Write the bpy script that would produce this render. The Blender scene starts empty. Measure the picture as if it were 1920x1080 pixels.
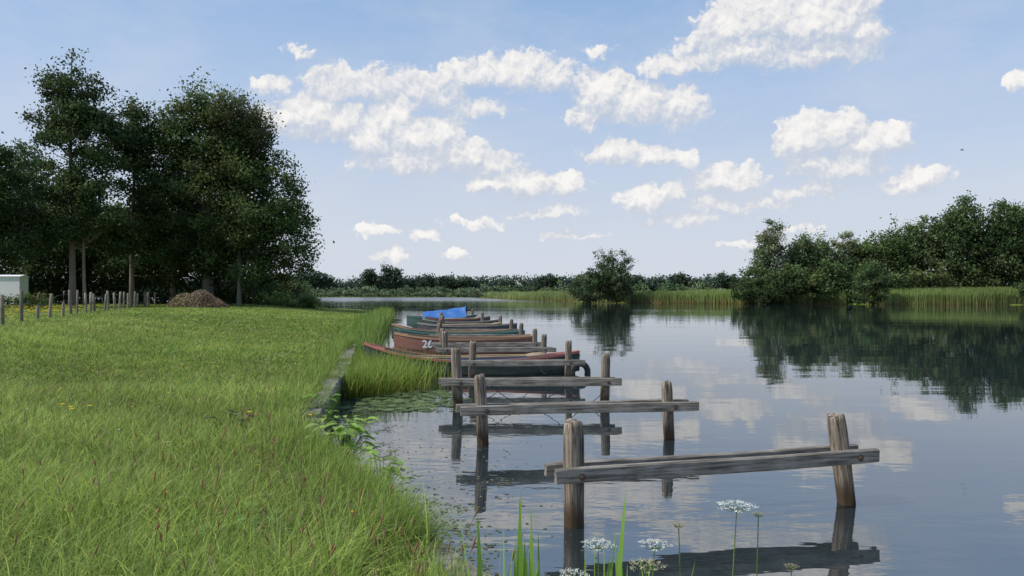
import bpy, math, random
import numpy as np
from mathutils import Vector, Matrix
rng = np.random.default_rng(7)
random.seed(7)
scene = bpy.context.scene
COL = scene.collection

# ------------------------------------------------------------------ helpers
def link(ob, parent=None):
    COL.objects.link(ob)
    if parent: ob.parent = parent
    return ob

def empty(name, loc=(0,0,0), rotz=0):
    e = bpy.data.objects.new(name, None); e.empty_display_size = 0.3
    e.location = loc; e.rotation_euler = (0,0,rotz)
    return link(e)

def np_mesh(name, verts, faces, mat, cols=None, parent=None, smooth=False):
    me = bpy.data.meshes.new(name)
    verts = np.asarray(verts, dtype=np.float32); faces = np.asarray(faces, dtype=np.int32)
    k = faces.shape[1]; m = len(faces)
    me.vertices.add(len(verts)); me.vertices.foreach_set('co', verts.ravel())
    me.loops.add(m*k); me.loops.foreach_set('vertex_index', faces.ravel())
    me.polygons.add(m)
    me.polygons.foreach_set('loop_start', np.arange(0, m*k, k, dtype=np.int32))
    me.polygons.foreach_set('loop_total', np.full(m, k, dtype=np.int32))
    if smooth: me.polygons.foreach_set('use_smooth', np.ones(m, dtype=bool))
    if cols is not None:
        a = me.color_attributes.new('Col', 'FLOAT_COLOR', 'POINT')
        c = np.ones((len(verts),4), dtype=np.float32); c[:,:3] = cols
        a.data.foreach_set('color', c.ravel())
    me.update(); me.validate()
    me.materials.append(mat)
    return link(bpy.data.objects.new(name, me), parent)

def py_mesh(name, verts, faces, mat, parent=None, smooth=False, loc=(0,0,0)):
    me = bpy.data.meshes.new(name); me.from_pydata([tuple(v) for v in verts], [], faces); me.update()
    if smooth:
        for p in me.polygons: p.use_smooth = True
    me.materials.append(mat)
    ob = link(bpy.data.objects.new(name, me), parent); ob.location = loc
    return ob

class Acc:
    def __init__(s): s.v=[]; s.f=[]; s.c=[]; s.n=0
    def add(s, v, f, c):
        s.v.append(v); s.f.append(f+s.n); s.c.append(np.broadcast_to(c, (len(v),3))); s.n += len(v)
    def build(s, name, mat, parent=None, smooth=False):
        return np_mesh(name, np.concatenate(s.v), np.concatenate(s.f), mat, np.concatenate(s.c), parent, smooth)

def tube(acc, pts, rad, col, n=7):
    pts = np.array(pts, float); m = len(pts)
    t = np.gradient(pts, axis=0); t /= np.linalg.norm(t,axis=1)[:,None]+1e-9
    up = np.array([0,0,1.0]); 
    V=[]
    for i in range(m):
        u = np.cross(t[i], up); 
        if np.linalg.norm(u)<0.05: u = np.cross(t[i], [1,0,0])
        u/=np.linalg.norm(u); w = np.cross(t[i],u)
        a = np.linspace(0,2*np.pi,n,endpoint=False)
        V.append(pts[i]+rad[i]*(np.cos(a)[:,None]*u+np.sin(a)[:,None]*w))
    V=np.concatenate(V); F=[]
    for i in range(m-1):
        for j in range(n):
            F.append((i*n+j, i*n+(j+1)%n, (i+1)*n+(j+1)%n, (i+1)*n+j))
    acc.add(V, np.array(F), np.array(col))

def leaf_quads(acc, c, size, cols, aspect=0.6, flat=0.0):
    n=len(c)
    a = rng.normal(size=(n,3)); a[:,2]*=(1-flat); a/=np.linalg.norm(a,axis=1)[:,None]
    b = rng.normal(size=(n,3)); b -= (a*b).sum(1)[:,None]*a; b/=np.linalg.norm(b,axis=1)[:,None]
    s = np.asarray(size)[:,None]
    V = np.stack([c-a*s*0.5, c+b*s*0.5*aspect, c+a*s*0.5, c-b*s*0.5*aspect],1).reshape(-1,3)
    F = np.arange(n*4).reshape(-1,4)
    acc.add(V, F, np.repeat(cols,4,axis=0))

def blades(acc, base, h, w, lean, col0, col1, k=3, cpow=1.0, taper=2.0):
    """base (N,3), h,w (N), lean (N,2) horizontal tip displacement."""
    n=len(base); ang=rng.uniform(0,2*np.pi,n); w=np.broadcast_to(w,(n,))
    side=np.stack([np.cos(ang),np.sin(ang),np.zeros(n)],1)
    V=[];C=[]
    for i in range(k+1):
        t=i/k
        p=base.copy()
        p[:,0]+=lean[:,0]*t**1.8; p[:,1]+=lean[:,1]*t**1.8
        L=np.hypot(lean[:,0],lean[:,1])
        p[:,2]+=np.maximum(h*(t) - 0.35*L*t**3, 0.0)
        ww=(w*(1-t**taper*0.93))[:,None]*0.5
        V.append(p-side*ww); V.append(p+side*ww)
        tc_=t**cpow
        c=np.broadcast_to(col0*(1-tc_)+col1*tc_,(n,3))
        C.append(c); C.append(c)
    V=np.stack(V,1).reshape(-1,3); C=np.stack(C,1).reshape(-1,3)
    b=np.arange(n)[:,None]*(2*(k+1))
    F=np.concatenate([b+np.array([[2*i,2*i+1,2*i+3,2*i+2]]) for i in range(k)],1).reshape(-1,4)
    acc.add(V,F,C)

def vnoise(x,y,s=1.0,seed=0):
    x=np.asarray(x)/s; y=np.asarray(y)/s
    r=np.random.default_rng(seed); o=0
    for i in range(6):
        a=r.uniform(0,6.28); f=r.uniform(0.6,2.2); p=r.uniform(0,6.28)
        o=o+np.sin((x*np.cos(a)+y*np.sin(a))*f+p+1.3*np.sin((y*np.cos(a)-x*np.sin(a))*f*0.7+p*2))
    return o/6.0*1.6

# ------------------------------------------------------------------ materials
def new_mat(name):
    m=bpy.data.materials.new(name); m.use_nodes=True
    nt=m.node_tree; b=nt.nodes['Principled BSDF']; return m,nt,b
def N(nt,t,**kw):
    n=nt.nodes.new(t)
    for k,v in kw.items(): setattr(n,k,v)
    return n
def ramp(nt, fac, stops):
    r=N(nt,'ShaderNodeValToRGB'); e=r.color_ramp.elements
    while len(e)<len(stops): e.new(0.5)
    for i,(p,c) in enumerate(stops): e[i].position=p; e[i].color=(*c,1)
    nt.links.new(fac, r.inputs[0]); return r.outputs[0]

def veg_mat(name, trans=0.35, rough=0.6, spec=0.25):
    m,nt,b=new_mat(name)
    a=N(nt,'ShaderNodeVertexColor',layer_name='Col')
    nt.links.new(a.outputs[0], b.inputs['Base Color'])
    b.inputs['Roughness'].default_value=rough; b.inputs['Specular IOR Level'].default_value=spec
    t=N(nt,'ShaderNodeBsdfTranslucent')
    hs=N(nt,'ShaderNodeHueSaturation'); hs.inputs['Hue'].default_value=0.485; hs.inputs['Value'].default_value=1.5
    nt.links.new(a.outputs[0],hs.inputs['Color']); nt.links.new(hs.outputs[0],t.inputs[0])
    mx=N(nt,'ShaderNodeMixShader'); mx.inputs[0].default_value=trans
    nt.links.new(b.outputs[0],mx.inputs[1]); nt.links.new(t.outputs[0],mx.inputs[2])
    nt.links.new(mx.outputs[0], nt.nodes['Material Output'].inputs[0])
    return m
M_GRASS=veg_mat('grass_blade_mat',0.4,0.55,0.25)
M_LEAF=veg_mat('leaf_mat',0.3,0.6,0.2)
M_BARK,nt,b=new_mat('bark_mat')
a=N(nt,'ShaderNodeVertexColor',layer_name='Col'); nz=N(nt,'ShaderNodeTexNoise'); nz.inputs['Scale'].default_value=6
mx=N(nt,'ShaderNodeMix',data_type='RGBA',blend_type='MULTIPLY'); mx.inputs[0].default_value=0.7
nt.links.new(a.outputs[0],mx.inputs[6]); nt.links.new(ramp(nt,nz.outputs[0],[(0.3,(0.4,0.4,0.4)),(0.7,(1.2,1.15,1.1))]),mx.inputs[7])
nt.links.new(mx.outputs[2],b.inputs['Base Color']); b.inputs['Roughness'].default_value=0.9

def wood_mat(name, axis='X', c0=(0.10,0.085,0.07), c1=(0.36,0.33,0.29), wet=True):
    m,nt,b=new_mat(name)
    tc=N(nt,'ShaderNodeTexCoord'); mp=N(nt,'ShaderNodeMapping')
    sc={'X':(1.2,22,22),'Z':(22,22,1.0)}[axis]; mp.inputs['Scale'].default_value=sc
    nt.links.new(tc.outputs['Object'],mp.inputs[0])
    n1=N(nt,'ShaderNodeTexNoise'); n1.inputs['Scale'].default_value=1.6; n1.inputs['Detail'].default_value=7; n1.inputs['Roughness'].default_value=0.65
    n1.inputs['Distortion'].default_value=0.3
    nt.links.new(mp.outputs[0],n1.inputs['Vector'])
    c=ramp(nt,n1.outputs[0],[(0.30,tuple(0.3*x for x in c0)),(0.42,c0),(0.56,c1),(0.8,tuple(min(1,1.25*x) for x in c1))])
    n2=N(nt,'ShaderNodeTexNoise'); n2.inputs['Scale'].default_value=3.0; n2.inputs['Detail'].default_value=5
    nt.links.new(tc.outputs['Object'],n2.inputs['Vector'])
    mx=N(nt,'ShaderNodeMix',data_type='RGBA',blend_type='MULTIPLY'); mx.inputs[0].default_value=0.8
    nt.links.new(c,mx.inputs[6]); nt.links.new(ramp(nt,n2.outputs[0],[(0.3,(0.45,0.42,0.36)),(0.6,(1,1,1))]),mx.inputs[7])
    out=mx.outputs[2]
    n3=N(nt,'ShaderNodeTexNoise'); n3.inputs['Scale'].default_value=14; n3.inputs['Detail'].default_value=4
    nt.links.new(tc.outputs['Object'],n3.inputs['Vector'])
    f3=ramp(nt,n3.outputs[0],[(0.58,(0,0,0)),(0.68,(0.4,0.4,0.4))])
    m3=N(nt,'ShaderNodeMix',data_type='RGBA'); nt.links.new(f3,m3.inputs[0]); nt.links.new(out,m3.inputs[6]); m3.inputs[7].default_value=(0.18,0.18,0.10,1)
    out=m3.outputs[2]
    if wet:
        g=N(nt,'ShaderNodeNewGeometry'); sp=N(nt,'ShaderNodeSeparateXYZ'); nt.links.new(g.outputs['Position'],sp.inputs[0])
        ad=N(nt,'ShaderNodeMath',operation='MULTIPLY_ADD'); nt.links.new(n2.outputs[0],ad.inputs[0]); ad.inputs[1].default_value=-0.35; nt.links.new(sp.outputs[2],ad.inputs[2])
        mr=N(nt,'ShaderNodeMapRange',interpolation_type='SMOOTHSTEP'); nt.links.new(ad.outputs[0],mr.inputs[0]); mr.inputs[1].default_value=-0.1; mr.inputs[2].default_value=0.16
        m4=N(nt,'ShaderNodeMix',data_type='RGBA'); nt.links.new(mr.outputs[0],m4.inputs[0]); m4.inputs[6].default_value=(0.06,0.038,0.02,1); nt.links.new(out,m4.inputs[7]); out=m4.outputs[2]
    nt.links.new(out,b.inputs['Base Color']); b.inputs['Roughness'].default_value=0.85; b.inputs['Specular IOR Level'].default_value=0.3
    bp=N(nt,'ShaderNodeBump'); bp.inputs['Strength'].default_value=0.8; bp.inputs['Distance'].default_value=0.01
    nt.links.new(n1.outputs[0],bp.inputs['Height']); nt.links.new(bp.outputs[0],b.inputs['Normal'])
    return m
M_WX=wood_mat('weathered_wood_beam','X',c0=(0.14,0.122,0.10),c1=(0.32,0.29,0.25))
M_WZ=wood_mat('weathered_wood_post','Z',c0=(0.10,0.075,0.055),c1=(0.33,0.275,0.22))

def paint_mat(name,col,rough=0.6,wear=0.5,dirt=(0.10,0.085,0.07)):
    m,nt,b=new_mat(name); tc=N(nt,'ShaderNodeTexCoord')
    mp=N(nt,'ShaderNodeMapping'); mp.inputs['Scale'].default_value=(1.5,5,5); nt.links.new(tc.outputs['Object'],mp.inputs[0])
    n=N(nt,'ShaderNodeTexNoise'); n.inputs['Scale'].default_value=3; n.inputs['Detail'].default_value=8; n.inputs['Roughness'].default_value=0.7
    nt.links.new(mp.outputs[0],n.inputs['Vector'])
    f=ramp(nt,n.outputs[0],[(0.45,(0,0,0)),(0.62,(wear,wear,wear))])
    mx=N(nt,'ShaderNodeMix',data_type='RGBA'); nt.links.new(f,mx.inputs[0]); mx.inputs[6].default_value=(*col,1); mx.inputs[7].default_value=(*dirt,1)
    nt.links.new(mx.outputs[2],b.inputs['Base Color']); b.inputs['Roughness'].default_value=rough
    bp=N(nt,'ShaderNodeBump'); bp.inputs['Strength'].default_value=0.3; bp.inputs['Distance'].default_value=0.01
    nt.links.new(n.outputs[0],bp.inputs['Height']); nt.links.new(bp.outputs[0],b.inputs['Normal'])
    return m
M_BLACK=paint_mat('black_rubber',(0.02,0.02,0.02),0.7,0.3)
M_IRON=paint_mat('rusty_iron',(0.04,0.03,0.028),0.6,0.6,(0.12,0.06,0.03))
M_WHITE=paint_mat('white_paint',(0.82,0.82,0.81),0.6,0.15,(0.55,0.54,0.52))

def ground_mat():
    m,nt,b=new_mat('meadow_ground'); g=N(nt,'ShaderNodeNewGeometry')
    n=N(nt,'ShaderNodeTexNoise'); n.inputs['Scale'].default_value=0.25; n.inputs['Detail'].default_value=8; n.inputs['Roughness'].default_value=0.7
    nt.links.new(g.outputs['Position'],n.inputs['Vector'])
    c=ramp(nt,n.outputs[0],[(0.3,(0.07,0.11,0.02)),(0.5,(0.12,0.18,0.03)),(0.7,(0.18,0.22,0.055))])
    nt.links.new(c,b.inputs['Base Color']); b.inputs['Roughness'].default_value=1; b.inputs['Specular IOR Level'].default_value=0.1
    return m
M_GROUND=ground_mat()

def water_mat():
    m,nt,b=new_mat('river_water')
    b.inputs['Base Color'].default_value=(0.018,0.027,0.03,1)
    b.inputs['IOR'].default_value=3.3
    g=N(nt,'ShaderNodeNewGeometry')
    sp=N(nt,'ShaderNodeSeparateXYZ'); nt.links.new(g.outputs['Position'],sp.inputs[0])
    rr=N(nt,'ShaderNodeMapRange',interpolation_type='SMOOTHSTEP'); nt.links.new(sp.outputs[1],rr.inputs[0]); rr.inputs[1].default_value=110; rr.inputs[2].default_value=330; rr.inputs[3].default_value=.012; rr.inputs[4].default_value=.24
    nt.links.new(rr.outputs[0],b.inputs['Roughness'])
    def nz(sc,det,scale,rot=0.0):
        mp=N(nt,'ShaderNodeMapping'); mp.inputs['Scale'].default_value=sc; mp.inputs['Rotation'].default_value=(0,0,rot)
        nt.links.new(g.outputs['Position'],mp.inputs[0])
        n=N(nt,'ShaderNodeTexNoise',noise_dimensions='2D'); n.inputs['Scale'].default_value=scale; n.inputs['Detail'].default_value=det; nt.links.new(mp.outputs[0],n.inputs['Vector']); return n.outputs[0]
    a=nz((0.5,1.3,1),3,2.2,0.25); c=nz((0.15,0.5,1),2,0.8,-0.1)
    p=nz((0.03,0.06,1),2,1.0)
    pr=N(nt,'ShaderNodeMapRange'); nt.links.new(p,pr.inputs[0]); pr.inputs[1].default_value=0.4; pr.inputs[2].default_value=0.65; pr.inputs[3].default_value=0.2; pr.inputs[4].default_value=1.0
    mu=N(nt,'ShaderNodeMath',operation='MULTIPLY'); nt.links.new(a,mu.inputs[0]); nt.links.new(pr.outputs[0],mu.inputs[1])
    ad=N(nt,'ShaderNodeMath',operation='MULTIPLY_ADD'); nt.links.new(c,ad.inputs[0]); ad.inputs[1].default_value=1.8; nt.links.new(mu.outputs[0],ad.inputs[2])
    bp=N(nt,'ShaderNodeBump'); bp.inputs['Strength'].default_value=1.0; bp.inputs['Distance'].default_value=0.0046
    nt.links.new(ad.outputs[0],bp.inputs['Height']); nt.links.new(bp.outputs[0],b.inputs['Normal'])
    return m
M_WATER=water_mat()

def concrete_mat():
    m,nt,b=new_mat('mossy_edging'); tc=N(nt,'ShaderNodeTexCoord')
    n=N(nt,'ShaderNodeTexNoise'); n.inputs['Scale'].default_value=5; n.inputs['Detail'].default_value=9; n.inputs['Roughness'].default_value=0.7
    nt.links.new(tc.outputs['Object'],n.inputs['Vector'])
    c=ramp(nt,n.outputs[0],[(0.3,(0.05,0.05,0.025)),(0.42,(0.13,0.12,0.09)),(0.55,(0.21,0.19,0.16)),(0.75,(0.29,0.27,0.23))])
    nt.links.new(c,b.inputs['Base Color']); b.inputs['Roughness'].default_value=0.95
    bp=N(nt,'ShaderNodeBump'); bp.inputs['Distance'].default_value=0.02; nt.links.new(n.outputs[0],bp.inputs['Height']); nt.links.new(bp.outputs[0],b.inputs['Normal'])
    return m
M_CONC=concrete_mat()

# ------------------------------------------------------------------ terrain
EY=np.array([-40,-5,1.5,2.3,2.9,3.4,4.2,4.9,6.35,8.55,10.9,14,17.5,26.4,40,60,72,82,91,112,150,200,400.])
EX=np.array([14,8,3.2,2.3,1.4,.7,0.12,-0.34,-1.1,-2.2,-2.8,-3.35,-3.87,-5.5,-7.6,-10.2,-12,-17,-29,-62,-140,-300,-1500.])
def xe(y): return np.interp(y,EY,EX)
def sm(t): t=np.clip(t,0,1); return t*t*(3-2*t)
def land_z(x,y):
    s=xe(y)-x
    return 0.40+0.66*sm(s/14.0)+0.035*vnoise(x,y,1.6,3)*sm(s/1.5)
ys=np.concatenate([np.arange(-40,-4,4),np.arange(-4,30,0.4),np.arange(30,120,1.5),np.arange(120,401,20)])
ss=np.concatenate([[0.0],np.arange(0.2,12,0.4),np.arange(12,60,2.0),[70,90,130,200,400,900,2500]])
Y,S=np.meshgrid(ys,ss,indexing='ij'); X=xe(Y)-S; Z=land_z(X,Y)
Vt=np.stack([X,Y,Z],-1)
drop=Vt[:,:1].copy(); drop[...,2]=-1.2
Vt=np.concatenate([drop,Vt],1); r,c=Vt.shape[:2]
ii=np.arange(r*c).reshape(r,c)
F=np.stack([ii[:-1,:-1],ii[1:,:-1],ii[1:,1:],ii[:-1,1:]],-1).reshape(-1,4)
np_mesh('ground',Vt.reshape(-1,3),F,M_GROUND,smooth=False)
FX=np.array([-4000,-40,-22,-13,2,15,27,48,94,200,600,4000.]); FY=np.array([470,440,420,345,255,205,171,155,142,128,100,60.])
def ye(x): return np.interp(x,FX,FY)
xs=np.concatenate([np.arange(-4000,-400,300),np.arange(-400,-30,10),np.arange(-30,200,3),np.arange(200,4001,200)])
ds=np.array([0,0.5,2,5,10,20,40,80,200,600,2000,5000.])
Xf,D=np.meshgrid(xs,ds,indexing='ij'); Yf=ye(Xf)+D; Zf=0.15+0.5*sm(D/15)
Vf=np.stack([Xf,Yf,Zf],-1); dr=Vf[:,:1].copy(); dr[...,2]=-1.2; Vf=np.concatenate([dr,Vf],1)
r,c=Vf.shape[:2]; ii=np.arange(r*c).reshape(r,c)
F=np.stack([ii[:-1,:-1],ii[1:,:-1],ii[1:,1:],ii[:-1,1:]],-1).reshape(-1,4)[:,::-1]
np_mesh('opposite_bank',Vf.reshape(-1,3),F,M_GROUND)
py_mesh('water',[(-5000,-300,0),(5000,-300,0),(5000,6000,0),(-5000,6000,0)],[(0,1,2,3)],M_WATER)

def edging():
    V=[];Fc=[]
    y=3.0
    while y<60:
        L=1.25+random.uniform(-0.1,0.15); y2=y+L-0.03
        if random.random()<0.05 : y+=L; continue
        dz=random.uniform(-0.03,0.03); off=random.uniform(-0.03,0.03); w=0.30
        n=5; base=len(V)
        for i in range(n+1):
            yy=y+(y2-y)*i/n; x=float(xe(yy))+off
            tilt=random.uniform(-0.008,0.008)
            z=0.47+dz+tilt; j=random.uniform(-0.008,0.008)
            V += [(x-w,yy,z-0.45),(x-w,yy,z-0.02),(x-w+0.02,yy,z),(x-0.02+j+0.05,yy,z-0.01),(x+0.05+j,yy,z-0.035),(x+0.04+j,yy,z-0.16),(x+0.012,yy,z-0.17),(x+0.012,yy,-0.5)]
        for i in range(n):
            a=base+i*8; b2=a+8
            for k in range(7): Fc.append((a+k,b2+k,b2+k+1,a+k+1))
        Fc.append(tuple(base+k for k in range(8))); Fc.append(tuple(base+n*8+k for k in reversed(range(8))))
        y+=L
    py_mesh('bank_edging',V,Fc,M_CONC)
edging()

# ------------------------------------------------------------------ grass
G=Acc()
def clear_edge(y):
    return np.where((y>8.8)&(y<24),0.30,np.where((y<5.2),0.27,0.12))
def grass_band(y0,y1,n,hmin,hmax,w,k,clump,seed=1,br=1.0):
    u=rng.uniform(size=n); d=y0*(y1/y0)**u
    right=xe(d)-0.04; left=np.minimum(-0.78*d-1.0,right-2)
    x=left+(right-left)*rng.uniform(size=n)
    nc=max(1,n//clump)
    cid=rng.integers(0,nc,n)
    cx=x[cid]; cd=d[cid]
    ang=rng.uniform(0,2*np.pi,n); rr=np.abs(rng.normal(0,0.05+0.006*cd,n))
    mixm=rng.uniform(size=n)<0.7
    px=np.where(mixm,cx+np.cos(ang)*rr,x); py=np.where(mixm,cd+np.sin(ang)*rr,d)
    ok=px<xe(py)-clear_edge(py)*rng.uniform(.6,1.1,n); px,py,ang,rr,cid=px[ok],py[ok],ang[ok],rr[ok],cid[ok]; m=len(px)
    s=xe(py)-px
    patch=vnoise(px,py,0.8,11)*0.5+vnoise(px,py,3.5,12)*0.5
    tall=np.exp(-((s-.35)/0.5)**2)
    h=rng.uniform(hmin,hmax,m)*(1+0.6*patch)*(1+0.3*tall)
    h=np.where((py<4.9)&(px>-0.9),h*.55,h)
    ch=np.random.default_rng(seed).uniform(0.55,1.5,nc)[cid]; h*=ch
    lean=(np.stack([np.cos(ang),np.sin(ang)],1)*rng.uniform(0.2,1.15,m)[:,None]+np.array([0.12,-0.04]))*h[:,None]
    lean[:,0]=np.where(s<.55,np.minimum(lean[:,0],.06+.06*rng.normal(size=m)),lean[:,0])
    base=np.stack([px,py,land_z(px,py)-0.01],1)
    tone=np.clip(1.0+0.25*rng.normal(size=m)+0.34*patch+.12*vnoise(px,py,9,61),0.4,1.9)*br
    cl=np.random.default_rng(seed+5).normal(size=nc)[cid]*0.2
    g=np.array([0.205,0.31,0.050]); yl=np.array([0.38,0.42,0.12]); bl=np.array([0.10,0.20,0.045])
    mixy=np.clip(0.40+1.1*cl+0.28*vnoise(px,py,5,21)+0.2*rng.normal(size=m),0,1)[:,None]
    colr=(g*(1-mixy)+yl*mixy); dk=np.clip(-cl*2.4-.18*vnoise(px,py,1.4,33),0,0.75)[:,None]; colr=colr*(1-dk)+bl*dk
    colr=colr*tone[:,None]
    dead=rng.uniform(size=m)<0.05; colr[dead]=np.array([0.45,0.39,0.21])*rng.uniform(0.6,1.1,(dead.sum(),1))
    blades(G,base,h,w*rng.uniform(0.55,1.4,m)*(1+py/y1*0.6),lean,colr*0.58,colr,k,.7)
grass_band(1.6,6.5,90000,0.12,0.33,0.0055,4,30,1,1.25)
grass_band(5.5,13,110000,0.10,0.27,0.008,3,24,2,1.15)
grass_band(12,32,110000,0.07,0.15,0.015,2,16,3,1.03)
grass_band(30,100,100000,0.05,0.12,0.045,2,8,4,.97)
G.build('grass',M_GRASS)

T=Acc()
n=6000; py_=5.0*(60/5.0)**rng.uniform(size=n); px_=xe(py_)-np.abs(rng.normal(0,0.28,n))-clear_edge(py_)*1.05
base=np.stack([px_,py_,land_z(px_,py_)],1); h=rng.uniform(0.2,0.5,n)
lean=np.stack([rng.normal(0.05,0.10,n),rng.normal(0,0.12,n)],1)
cc=np.array([0.24,0.34,0.075])*rng.uniform(0.6,1.4,(n,1))
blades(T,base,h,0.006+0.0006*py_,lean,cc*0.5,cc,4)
for (yc,nn) in [(5.5,700),(6.2,900),(7.0,700),(8.0,600),(9.1,120),(11.4,120),(12.4,120),(13.6,100),(15.5,140),(17.2,120),(19,200)]:
    yy_=yc+rng.normal(0,.25,nn); xx_=xe(yy_)-rng.uniform(0.0,.35,nn)
    cc=np.array([0.25,0.36,0.08])*rng.uniform(0.6,1.4,(nn,1))
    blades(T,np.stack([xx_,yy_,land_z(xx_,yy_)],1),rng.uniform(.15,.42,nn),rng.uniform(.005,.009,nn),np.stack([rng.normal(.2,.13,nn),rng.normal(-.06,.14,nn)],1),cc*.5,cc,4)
n=3200; py_=3.2*(13/3.2)**rng.uniform(size=n); px_=xe(py_)-.45-rng.uniform(0,1,n)*(py_*.78+xe(py_))*.95
cc=np.array([0.30,0.41,0.11])*rng.uniform(0.6,1.35,(n,1))
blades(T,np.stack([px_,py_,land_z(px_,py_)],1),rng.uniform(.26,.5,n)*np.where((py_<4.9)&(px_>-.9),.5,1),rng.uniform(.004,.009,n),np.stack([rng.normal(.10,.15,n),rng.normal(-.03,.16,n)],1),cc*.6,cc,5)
T.build('tall_bank_grass',M_GRASS)
SH=Acc()
for i in range(320):
    d=3.6*(14/3.6)**random.random(); x=float(xe(d))-abs(random.gauss(0,1.0 if i%2 else 3.0))-0.35
    z=float(land_z(x,d)); hh=random.uniform(0.3,0.52); lx=random.uniform(-0.08,0.12); ly=random.uniform(-.06,.06)
    p=[(x+lx*t*t,d+ly*t*t,z+hh*t) for t in (0,.35,.7,1)]
    tube(SH,p,[0.0016]*4,(0.22,0.2,0.08),3)
    t1=np.array(p[-1]); col=random.choice([(0.34,0.18,0.11),(0.42,0.33,0.19),(0.30,0.23,0.11)])
    ln=random.uniform(.04,.09)
    tube(SH,[t1,t1+[lx*.1,0,ln*.3],t1+[lx*.2,0,ln*.7],t1+[lx*.3,0,ln]],[0.002,0.006,0.005,0.001],col,5)
SH.build('grass_seed_heads',M_GRASS)

W=Acc()
def flower(x,y,h,r,col):
    z=float(land_z(x,y))+h; n=6; c=np.array([x,y,z])
    for k in range(n):
        a=k*6.283/n; u=np.array([math.cos(a),math.sin(a),0.25]); v=np.array([-math.sin(a),math.cos(a),0])
        W.add(np.array([c,c+u*r*.6-v*r*.35,c+u*r,c+u*r*.6+v*r*.35]),np.array([[0,1,2,3]]),np.array(col))
for i in range(26):
    d=random.uniform(3.5,13); x=float(xe(d))-random.uniform(0.5,6); flower(x,d,random.uniform(.24,.34),.013+.0008*d,(0.75,0.72,0.65) if i%2 else (0.78,0.58,0.02))
for (x,d) in [(-5.6,9.3),(-5.4,9.15),(-5.25,9.3),(-5.3,9.0),(-4.8,17),(-6,15),(-3.2,9.1),(-2.4,8.9)]: flower(x,d,.35,.04,(0.8,0.6,0.02))
for i in range(900):
    d=random.uniform(26,60); xf=-18.9-(d-28)*0.3556; x=xf-random.uniform(.6,14); flower(x,d,.22,.08,(0.75,0.57,0.03))
for i in range(90):
    d=random.uniform(15,50); x=float(xe(d))-random.uniform(.3,9); flower(x,d,.18,.02+.0008*d,(0.75,0.55,0.03) if i%2 else (0.7,0.7,0.65))
W.build('wildflowers',M_GRASS)

# ------------------------------------------------------------------ trees
def crown(acc, ells, nclump, nleaf, clump_r, leaf, base, dark=0.5, seed=0, inner=0.45, zsq=0.75, droop=0.0):
    w=np.array([e[3]*e[4]*e[5] for e in ells])**0.75; w/=w.sum()
    idx=rng.choice(len(ells),nclump,p=w); E=np.array(ells,dtype=float)[idx]
    d=rng.normal(size=(nclump,3)); d/=np.linalg.norm(d,axis=1)[:,None]
    r=inner+(1-inner)*rng.uniform(size=nclump)**0.6
    C=E[:,:3]+d*r[:,None]*E[:,3:6]
    cr=clump_r*rng.uniform(0.55,1.4,nclump)
    cid=np.repeat(np.arange(nclump),nleaf)
    off=rng.normal(size=(len(cid),3))*0.55; off[:,2]*=zsq
    if droop: off[:,2]-=np.abs(rng.normal(size=len(cid)))*droop
    P=C[cid]+off*cr[cid][:,None]
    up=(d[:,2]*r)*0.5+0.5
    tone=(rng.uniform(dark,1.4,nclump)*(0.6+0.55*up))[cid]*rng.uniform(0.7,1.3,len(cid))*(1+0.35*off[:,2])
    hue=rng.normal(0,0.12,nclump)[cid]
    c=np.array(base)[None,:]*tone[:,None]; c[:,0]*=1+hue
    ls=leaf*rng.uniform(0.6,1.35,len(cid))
    leaf_quads(acc,P,ls,np.clip(c,0.003,1),0.62)
    return C

def tree(name, x,y,z0, trunk_h, r0, ells, nclump, nleaf, clump_r, leaf, base, bark=(0.13,0.11,0.09), lean=(0,0), **kw):
    e=empty(name)
    L=Acc(); C=crown(L,ells,nclump,nleaf,clump_r,leaf,base,**kw); L.build('crown',M_LEAF,e)
    B=Acc(); k=8; pts=[]
    for i in range(k+1):
        t=i/k; pts.append((x+lean[0]*t+0.12*math.sin(5*t+x),y+lean[1]*t,z0-0.2+trunk_h*t))
    tube(B,pts,[r0*(1.25 if i==0 else 1)*(1-0.85*i/k) for i in range(k+1)],bark,9)
    P=np.array(pts)
    for c in C[::max(1,len(C)//60)]:
        zt=c[2]-0.45*math.hypot(c[0]-x,c[1]-y)-0.3
        t=float(np.clip((zt-z0)/trunk_h,0.3,0.97)); j=t*k; j0=int(j); a=P[j0]*(1-(j-j0))+P[min(k,j0+1)]*(j-j0)
        m=(a+c)/2+np.array([0,0,-0.05*np.linalg.norm(c-a)])+rng.normal(size=3)*0.15
        rb=r0*0.28*(1-0.6*t)
        tube(B,[a,m,c],[rb,rb*.6,rb*.2],bark,5)
    B.build('trunk',M_BARK,e)
    return e
GR=(0.084,0.12,0.037); GD=(0.064,0.098,0.033); GL=(0.12,0.165,0.055)
def whorl(x,y,z0,z1,r,n,seed):
    r_=random.Random(seed); out=[]
    for i in range(n):
        t=i/(n-1); z=z0+(z1-z0)*t; rr=r*(1-t)**0.6*r_.uniform(.6,1.15)+0.4
        a=r_.uniform(0,6.28); q=rr*0.65
        out.append((x+math.cos(a)*q,y+math.sin(a)*q,z,rr*.62,rr*.6,0.55+0.3*(1-t)))
        out.append((x-math.cos(a)*q*.9,y-math.sin(a)*q*.9,z+r_.uniform(-.6,.6),rr*.55,rr*.55,0.5))
    return out
tree('alder_tree',-36.6,62,1.0,21.3,0.28,whorl(-36.4,62,7.5,22.0,3.9,12,1)+[(-36.3,62,19.2,2.6,2.6,1.6),(-36.6,62,16.4,3.6,3,1.7)],270,95,0.8,0.25,GD,bark=(0.22,0.175,0.13),inner=0.2)
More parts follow.
